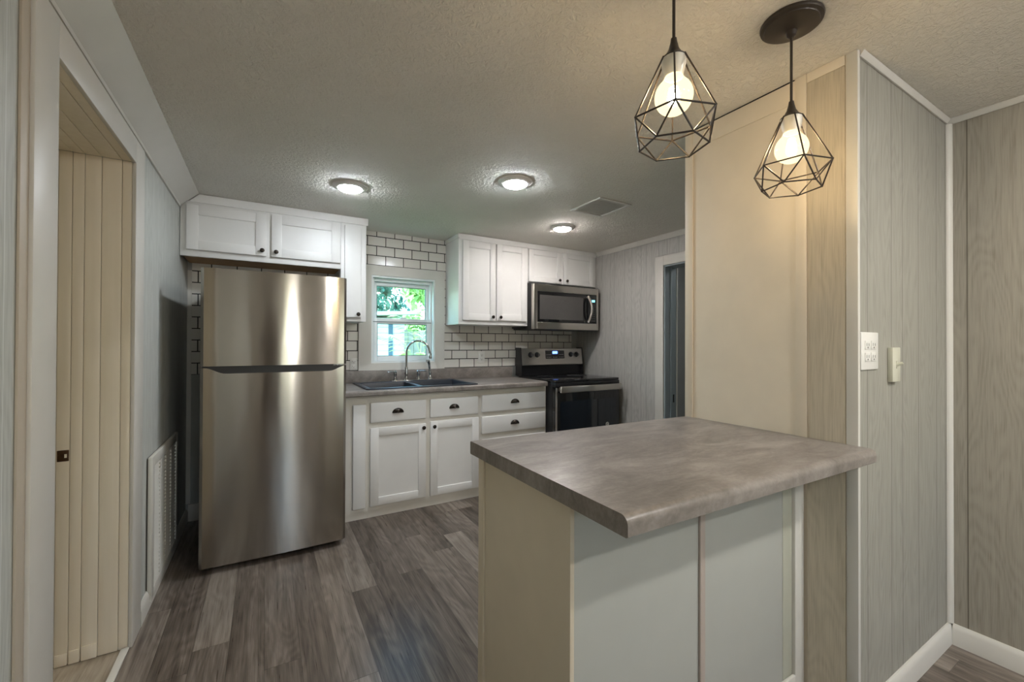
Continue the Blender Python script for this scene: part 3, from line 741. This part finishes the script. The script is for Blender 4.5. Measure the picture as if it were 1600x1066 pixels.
for x in (RX0+.03, RX1-.05): t.box(x, x+.022, 2.918, 2.952, .832, .866, .003)
t.build('handle', M['steel2'], od)
MB().box(RX0+.002, RX1-.002, 2.955, 2.999, .05, .205, .004).build('storage_drawer', M['steel2'], st)
bx = MB().lathe([(.020, .001), (.020, -.001), (.016, -.0016), (.015, -.0012), (.003, -.0012)], (2.758, 2.9505, .497), 'Y', 28).build('round_sticker', M['plastic'], st)
t = MB(); t.tube([(2.758+.012*math.cos(a), 2.9488, .497+.012*math.sin(a)) for a in [PI*.2+PI*1.5*i/14 for i in range(15)]], .0016, 6); t.tube([(2.752, 2.9488, .490), (2.764, 2.9488, .505)], .0014, 6)
t.build('sticker_mark', M['slot'], bx)
t = MB(); t.prism([(3.555, .9285), (3.53, .9285), (3.515, 1.03), (3.555, 1.03)], 'X', RX0+.004, RX1-.004)
t.build('backguard_riser', M['black'], st)
bg = MB().prism([(3.60, 1.03), (3.492, 1.032), (3.488, 1.038), (3.508, 1.196), (3.514, 1.200), (3.60, 1.200)], 'X', RX0-.012, RX1-.006).build('backguard', M['steel2'], st)
for xa, xb in ((RX0-.018, RX0-.0125), (RX1-.0055, RX1-.001)):
    MB().prism([(3.60, .93), (3.485, .93), (3.482, 1.035), (3.503, 1.206), (3.60, 1.206)], 'X', xa, xb).build('end_cap', M['black'], st)
def bgy(z): return 3.488 + (z-1.038)*.02/.158
Zk = 1.135
for x in (2.255, 2.333, 2.757, 2.830):
    k = MB().lathe([(.027, .004), (.027, -.004), (.021, -.006), (.019, -.026), (.016, -.029), (.002, -.029)], (x, bgy(Zk), Zk), 'Y', 24).build('burner_knob', M['black'], st)
    MB().box(x-.003, x+.003, bgy(Zk)-.034, bgy(Zk)-.026, Zk-.018, Zk+.018, .001).build('grip', M['chrome'], k)
dp = MB().prism([(bgy(1.095)-.002, 1.095), (bgy(1.178)-.002, 1.178), (bgy(1.178)+.004, 1.178), (bgy(1.095)+.004, 1.095)], 'X', 2.435, 2.672).build('display_panel', M['blackglass'], st)
MB().box(2.522, 2.585, bgy(1.155)-.0035, bgy(1.155)-.0015, 1.142, 1.170).build('clock_display', M['blue_led'], dp)
kp_ = plain('pale key print', lin(170, 160, 158), .5)
for i in range(3):
    for j in range(2):
        for a in (2.447, 2.600): MB().box(a+i*.022, a+.013+i*.022, bgy(1.11+j*.026)-.0032, bgy(1.11+j*.026)-.001, 1.106+j*.026, 1.112+j*.026).build('key', kp_, dp)
for i in range(3): MB().box(2.525+i*.021, 2.537+i*.021, bgy(1.108)-.0032, bgy(1.108)-.001, 1.106, 1.112).build('key', kp_, dp)

# ------------------------------------------------------------------ peninsula
PX0, PY0, PY1 = .603, .764, 1.232
pb = thing('peninsula_cabinet', 'cream and pale grey peninsula base built against the partition wall', 'cabinet', (1.1, 1.0, 0))
MB().box(PX0+.012, XP-.008, PY0+.012, PY1, 0, .879).build('carcass', M['penend'], pb)
t = MB(); t.box(PX0, PX0+.012, PY0+.001, PY1-.034, 0, .879, .001); t.build('end_panel', M['penend'], pb)
MB().box(PX0-.006, PX0+.012, PY1-.033, PY1+.003, 0, .879, .002).build('end_stile', M['penend'], pb)
MB().box(PX0+.0005, 1.509, PY0+.004, PY0+.012, 0, .879, .001).build('front_panel', M['penfront'], pb)
MB().box(1.064, 1.086, PY0-.004, PY0+.004, 0, .879, .002).build('batten', M['batten'], pb)
MB().box(1.512, 1.570, PY0+.0045, PY0+.012, .10, .879, .001).build('recessed_strip', M['sage'], pb)
MB().box(1.5705, 1.628, PY0-.006, PY0+.012, .0, .879, .002).build('corner_stile', M['trim'], pb)
MB().box(1.086, 1.5705, PY0-.008, PY0+.004, 0, .115, .004).build('base_rail', M['trim'], pb)
# worktop of the peninsula: rounded front and back nosing, plain left end
pt = thing('countertop', 'grey brown laminate peninsula countertop with a rounded front edge', 'countertop', (1.1, .92, .88))
t = MB(); rings = []
def prof(yf_, yb_, z0, z1, r=.019, n=7):
    p = [(yf_, z0+.003)]
    for i in range(n+1):
        a = PI/2*i/n; p.append((yf_+r-r*math.cos(a), z1-r+r*math.sin(a)))
    rb = .006
    for i in range(n+1):
        a = PI/2*i/n; p.append((yb_-rb+rb*math.sin(a), z1-rb+rb*math.cos(a)))
    p += [(yb_, z0+.003), (yb_-.003, z0), (yf_+.004, z0)]; return p
for x, a, b in ((.586, .571, 1.276), (.5865, .571, 1.276), (1.632, .556, 1.246)):
    rings.append([Vector((x, y, z)) for y, z in prof(a, b, .880, .922)])
t.ring_skin(rings); t.build('slab', M['laminate'], pt)

# ------------------------------------------------------------------ ceiling things
def downlight(loc, lens, label):
    r = thing('recessed_light', label, 'ceiling light', loc, 'round ceiling lights of the kitchen')
    x, y, z = loc
    MB().lathe([(.100, -.0005), (.101, -.004), (.096, -.010), (.078, -.016), (.070, -.018), (.068, -.012), (.068, -.0005)], loc, 'Z', 48, cap=False).build('trim_ring', M['ring'], r)
    MB().lathe([(.0675, -.010), (.066, -.021), (.055, -.027), (.035, -.031), (.012, -.033), (.001, -.033)], loc, 'Z', 40).build('lens', M[lens], r)
    return r
L1 = downlight((.432, 2.692, H), 'lens_cool', 'round lit ceiling light nearest the refrigerator and the white cabinet above it')
def moved(o, loc, label):
    c_ = copy_tree(o); c_.location = loc; c_['label'] = label; return c_
moved(L1, (1.255, 2.119, H), 'round lit ceiling light left of the square ceiling vent, middle of the three')
L3 = moved(L1, (2.076, 2.747, H), 'round lit ceiling light nearest the microwave, with a neutral tone')
for ch in kids(L3):
    if ch.name.startswith('lens'):
        ch.data = ch.data.copy(); ch.data.materials.clear(); ch.data.materials.append(M['lens_warm'])
# vent
v = thing('ceiling_vent', 'square louvered ceiling vent beside the round ceiling lights', 'vent', (2.0, 2.21, H))
t = MB(); a0, a1, b0, b1 = 1.855, 2.140, 2.055, 2.365; w_ = .022
t.box(a0, a1, b0, b0+w_, H-.009, H-.0005, .003); t.box(a0, a1, b1-w_, b1, H-.009, H-.0005, .003); t.box(a0, a0+w_, b0+w_, b1-w_, H-.009, H-.0005, .003); t.box(a1-w_, a1, b0+w_, b1-w_, H-.009, H-.0005, .003)
t.build('vent_frame', M['ring'], v)
t = MB()
for i in range(13):
    y = b0+.036+i*.0195; t.prism([(y-.0085, H-.0070), (y-.008, H-.0078), (y+.0095, H-.0050), (y+.009, H-.0042)], 'X', a0+w_, a1-w_)
t.build('louvers', M['ring'], v)
MB().box(a0+w_, a1-w_, b0+w_, b1-w_, H-.0015, H-.0005).build('backing', M['ring'], v)
# cage pendants
def pendant(name, cx, cy, zA, phi, label):
    p = thing(name, label, 'pendant light', (cx, cy, H), 'wire cage pendants over the peninsula')
    RA, RB, zB, zc0, zc1 = .0984, .0773, zA-.0595, zA+.150, zA+.198
    MB().lathe([(.080, -.0005), (.081, -.004), (.079, -.010), (.070, -.013), (.069, -.016), (.050, -.021), (.020, -.026), (.014, -.030), (.012, -.042), (.006, -.048), (.001, -.048)], (cx, cy, H), 'Z', 48).build('canopy', M['bronze'], p)
    MB().cyl((cx, cy, zc1-.004), (cx, cy, H-.044), .0036, 12).build('cord', M['bronze'], p)
    MB().lathe([(.001, .198), (.0065, .198), (.008, .188), (.012, .172), (.020, .158), (.029, .150), (.028, .148), (.001, .152)], (cx, cy, zA), 'Z', 32).build('socket_cap', M['bronze'], p)
    A = [Vector((cx+RA*math.cos(phi+k*PI/3), cy+RA*math.sin(phi+k*PI/3), zA)) for k in range(6)]
    B = [Vector((cx+RB*math.cos(phi+(k+.5)*PI/3), cy+RB*math.sin(phi+(k+.5)*PI/3), zB)) for k in range(6)]
    T = [Vector((cx+.027*math.cos(phi+k*PI/3), cy+.027*math.sin(phi+k*PI/3), zc0+.002)) for k in range(6)]
    t = MB(); rw = .0021
    for k in range(6):
        for a, b in ((T[k], A[k]), (A[k], A[(k+1) % 6]), (A[k], B[k]), (A[(k+1) % 6], B[k]), (B[k], B[(k+1) % 6])): t.tube([a, b], rw, 8)
        t.ball(A[k], rw*1.25, 8, 6); t.ball(B[k], rw*1.25, 8, 6)
    t.build('cage', M['bronze'], p)
    bz = zA+.060; rb = .0435
    prf = [(rb*math.sin(PI*i/24), bz-zA-rb*math.cos(PI*i/24)) for i in range(0, 20)] + [(.021, .106), (.0185, .113), (.0175, .122), (.0170, .132)]
    b = MB().lathe(prf, (cx, cy, zA), 'Z', 32, cap=False).build('bulb', M['bulb'], p)
    MB().lathe([(.001, -.020), (.008, -.016), (.0125, -.006), (.0125, .006), (.009, .016), (.001, .022)], (cx, cy, bz+.004), 'Z', 20).build('filament', M['core'], b)
    MB().lathe([(.0165, .118), (.0172, .121), (.0165, .124), (.0172, .127), (.0165, .130), (.0172, .133), (.0165, .136), (.015, .149)], (cx, cy, zA), 'Z', 24, cap=False).build('screw_base', M['collar'], b)
    MB().lathe([(.020, .104), (.024, .120), (.0275, .134), (.0275, .1485)], (cx, cy, zA), 'Z', 32, cap=False).build('socket_collar', M['sockplast'], p)
pendant('pendant_light', .8297, .6653, 1.7724, 2.8068, 'lit black wire cage pendant whose ceiling mount is out of view')
pendant('pendant_light', 1.330, .652, 1.763, 4.9442+PI, 'lit black wire cage pendant with round bronze ceiling mount, hanging beside the wood strip')

# dining lamps behind the camera (they cast the two shadows under the peninsula overhang)
for (x, y), lab in zip(((1.15, -1.22), (1.75, -.47)), ('round flush ceiling lamp of the dining side, farther from the peninsula', 'round flush ceiling lamp of the dining side, nearer to the peninsula')):
    r = thing('flush_ceiling_lamp', lab, 'ceiling light', (x, y, H), 'flush lamps of the dining side')
    MB().lathe([(.115, -.0005), (.115, -.012), (.108, -.016), (.1, -.016)], (x, y, H), 'Z', 40).build('lamp_base', M['ring'], r)
    MB().lathe([(.060, -.0165), (.058, -.022), (.045, -.030), (.025, -.034), (.001, -.035)], (x, y, H), 'Z', 40).build('lens', M['lens_dining'], r)
r = thing('fill_globe_lamp', 'added white globe floor lamp, unseen on the dining side, filling the ceiling', 'floor lamp', (.52, -2.45, 0))  # unseen lamp added to brighten the ceiling and streak the refrigerator
MB().lathe([(.14, 0), (.14, .015), (.03, .03)], (.52, -2.45, 0), 'Z', 32).build('base', M['bronze'], r)
MB().cyl((.52, -2.45, .02), (.52, -2.45, 1.36), .011, 12).build('pole', M['bronze'], r)
MB().ball((.52, -2.45, 1.45), .10, 32, 20).build('globe', M['lens_globe'], r)
def flush(x, y, z, label, mat):
    r = thing('flush_ceiling_lamp', label, 'ceiling light', (x, y, z))
    MB().lathe([(.155, -.0005), (.155, -.012), (.148, -.016), (.1, -.016)], (x, y, z), 'Z', 40).build('lamp_base', M['ring'], r)
    MB().lathe([(.140, -.0165), (.135, -.032), (.105, -.055), (.055, -.07), (.001, -.074)], (x, y, z), 'Z', 40).build('lens', M[mat], r)
flush(-1.7, 2.35, 2.15, 'added unseen fill lamp of the side room beyond the left doorway', 'lens_side')  # unseen lamp added to light the peninsula end through the doorway
flush(3.6, 1.9, H, 'added unseen fill lamp of the hall beyond the right doorway', 'lens_hall')  # unseen lamp added so that the right door jamb is lit
# ------------------------------------------------------------------ things on the walls
g = thing('air_grille', 'white louvered air grille low on the left wall beside the refrigerator', 'grille', (-.465, 2.9, .03))
G0, G1, GZ0, GZ1 = 2.552, 3.215, .03, .705
def gx(z): return -.4635 - (z-GZ0)*.009
t = MB(); w_ = .05
t.box(-.474, -.457, G0, G0+w_, GZ0, GZ1, .004); t.box(-.474, -.457, G1-w_, G1, GZ0, GZ1, .004); t.box(-.474, -.457, G0+w_, G1-w_, GZ0, GZ0+w_, .004); t.box(-.474, -.457, G0+w_, G1-w_, GZ1-w_, GZ1, .004)
t.build('grille_frame', M['grille'], g)
t = MB(); n = 30
for i in range(n):
    z = GZ0+w_+.006+i*(GZ1-GZ0-2*w_-.012)/(n-1)
    t.prism([(-.473, z+.006), (-.4715, z+.007), (-.4585, z-.005), (-.460, z-.006)], 'Y', G0+w_, G1-w_)
for y in (G0+w_+.14, G0+w_+.28, G0+w_+.42): t.box(-.470, -.460, y, y+.004, GZ0+w_, GZ1-w_)
t.build('louvers', M['grille'], g)
MB().box(-.4775, -.4742, G0+.004, G1-.004, GZ0+.004, GZ1-.004).build('backing', M['slot'], g)

def duplex(x0, x1, z0, z1, yf, label, cols=1, name='power_outlet'):
    o = thing(name, label, 'outlet', ((x0+x1)/2, yf-.003, z0))
    MB().box(x0, x1, yf-.006, yf-.0002, z0, z1, .003).build('cover_plate', M['plastic'], o)
    cw = (x1-x0)/cols
    for c_ in range(cols):
        xc = x0+cw*(c_+.5) if cols == 1 else (x0+x1)/2 + (-.023 if c_ == 0 else .023)
        for zc in ((z0+z1)/2-.0195, (z0+z1)/2+.0195):
            r = MB().box(xc-.0165, xc+.0165, yf-.0085, yf-.005, zc-.0145, zc+.0145, .0035, 3).build('receptacle', M['plastic'], o)
            t = MB(); t.box(xc-.0085, xc-.0065, yf-.0090, yf-.0080, zc-.003, zc+.007); t.box(xc+.0065, xc+.0085, yf-.0090, yf-.0080, zc-.003, zc+.006); t.lathe([(.0028, .0005), (.0028, -.0005)], (xc, yf-.0085, zc-.008), 'Y', 10)
            t.build('slots', M['slot'], r)
    return o
duplex(.596, .655, 1.022, 1.121, YB, 'white outlet on the tiles between refrigerator and window')
duplex(1.766, 1.835, 1.058, 1.172, YB, 'white outlet on the subway tiles beside the stove')
duplex(1.653, 1.783, 1.164, 1.287, YW, 'white four socket outlet on the grey panelled wall above the peninsula', 2)
s_ = thing('light_switch', 'ivory light switch with a toggle on the grey panelled wall', 'switch', (1.905, YW, 1.117))
MB().box(1.872, 1.938, YW-.016, YW-.0003, 1.117, 1.237, .002).build('cover_plate', M['plastic2'], s_)
t = MB(); t.box(1.898, 1.908, YW-.018, YW-.012, 1.163, 1.190, .001); t.tube([(1.903, YW-.016, 1.176), (1.906, YW-.032, 1.184)], [.006, .0045], 8)
t.build('toggle', M['plastic2'], s_)
# ------------------------------------------------------------------ outdoors
struct('ground_lawn', MB().box(-14, 24, YB+.13, 30, -.7, -.6), M['lawn'])
struct('ground_rear_grey', MB().box(-14, 24, -20, YR-.13, -.7, -.6), M['wallpaint'])  # unseen pale grey ground, added to keep lawn green out of the refrigerator reflection
sh = thing('garden_shed', 'pale blue sided shed outside the kitchen window', 'shed', (1.4, 9.0, -.6))
MB().box(.4, 2.28, 8.0, 9.8, -.6, 1.72).build('wall', M['siding'], sh)
t = MB(); t.prism([(.2, 1.66), (2.5, 1.80), (2.5, 1.86), (.2, 1.74)], 'Y', 7.75, 10.0); t.build('roof', M['roofing'], sh)
MB().box(1.98, 2.06, 7.985, 8.01, .0, 1.62).build('corner_board', M['shedglass'], sh)
MB().box(1.66, 1.74, 7.985, 8.01, .2, 1.52).build('shed_window', M['shedglass'], sh)
t = MB()
for i in range(7): t.box(2.32+i*.13, 2.44+i*.13, 9.2, 9.23, -.6, 1.5+.02*(i % 3))
t.box(2.3, 3.22, 9.23, 9.27, .2, .3).box(2.3, 5.4, 9.23, 9.27, 1.1, 1.2)
tag(t.build('board_fence', M['fence']), 'grey board fence beside the shed outside the window', 'fence')
def leaf(t, p, d, up, L, w):
    d = d.normalized(); s_ = d.cross(up)
    if s_.length < 1e-3: s_ = d.cross(Vector((1, 0, 0)))
    s_.normalize(); n_ = s_.cross(d)*.12*L
    t._app([p, p+d*L*.35+s_*w*.5+n_, p+d*L*.7+s_*w*.38+n_, p+d*L, p+d*L*.7-s_*w*.38+n_, p+d*L*.35-s_*w*.5+n_], [(0, 1, 2, 3, 4, 5)])
def rv(): return Vector((random.gauss(0, 1), random.gauss(0, 1), random.gauss(0, 1))).normalized()
def tree(x, y, h, r, n, lm, label, L=.26):
    o = thing('tree', label, 'tree', (x, y, -.6), 'trees beyond the shed')
    t = MB(); t.tube([(x, y, -.6), (x+.05, y, h*.35), (x, y+.05, h*.75)], [.14, .10, .03], 10)
    for k in range(7):
        d = rv(); d.z = abs(d.z); t.tube([(x, y, h*.3+k*h*.05), Vector((x, y, h*.45+k*h*.05))+d*r*.6], [.05, .012], 6)
    t.build('trunk', M['bark'], o)
    t = MB(); cl = [Vector((x, y, h*.6))+Vector((random.uniform(-1, 1)*r, random.uniform(-1, 1)*r, random.uniform(-1, 1)*h*.42)) for _ in range(46)]
    for _ in range(n):
        c_ = random.choice(cl); p = c_ + rv()*abs(random.gauss(0, .3))*r*.6
        leaf(t, p, rv()+Vector((0, 0, -.3)), Vector((0, 0, 1)), L*random.uniform(.7, 1.3), L*.5)
    t.build('crown', M[lm], o)
tree(2.3, 14.6, 6.2, 1.9, 6000, 'leaf_dark', 'dark bluish green tree beyond the shed roof, seen in the upper sash')
tree(4.1, 11.2, 4.6, 1.0, 5200, 'leaf_light', 'light yellow green tree right of the shed, seen in the upper sash')
tree(9.0, 16.0, 7.0, 2.2, 3500, 'leaf_dark', 'dark green tree far right beyond the fence outside')
tree(3.6, 21.5, 9.0, 2.6, 6500, 'leaf_dark', 'tall dark tree farthest behind the two nearer trees outside')
sm = thing('sumac_shrub', 'pale sumac shrub with feathery leaves close outside the lower window sash', 'shrub', (1.62, 5.3, -.6))
t = MB(); t.tube([(1.62, 5.3, -.6), (1.6, 5.28, .5), (1.55, 5.2, 1.05)], [.02, .014, .006], 8); t.tube([(1.6, 5.28, .5), (1.72, 5.2, 1.1)], [.012, .005], 8)
t.build('stem', M['bark'], sm)
t = MB()
for (a, b) in (((1.55, 5.2, 1.05), (1.20, 4.95, 1.33)), ((1.72, 5.2, 1.1), (1.86, 5.0, 1.38)), ((1.70, 5.2, 1.1), (1.40, 5.0, 1.55)), ((1.6, 5.2, .9), (1.5, 4.9, 1.12)), ((1.72, 5.2, 1.0), (1.95, 5.0, 1.15)), ((1.6, 5.3, .7), (1.3, 5.1, 1.0)), ((1.72, 5.3, 1.1), (1.75, 5.2, 1.62))):
    a, b = Vector(a), Vector(b); d = (b-a); mid = (a+b)/2+Vector((0, 0, .07)); pts = [a, mid, b]
    t.tube([a, mid, b], [.004, .003, .0015], 6)
    for k in range(9):
        f = .25+.75*k/8; p = a.lerp(mid, f*2) if f < .5 else mid.lerp(b, f*2-1)
        s_ = d.normalized().cross(Vector((0, 0, 1))).normalized()
        for sg in (-1, 1): leaf(t, p, s_*sg*.8+d.normalized()*.5+Vector((0, 0, -.35)), Vector((0, 0, 1)), .19, .062)
t.build('leaves', M['leaf_sumac'], sm)
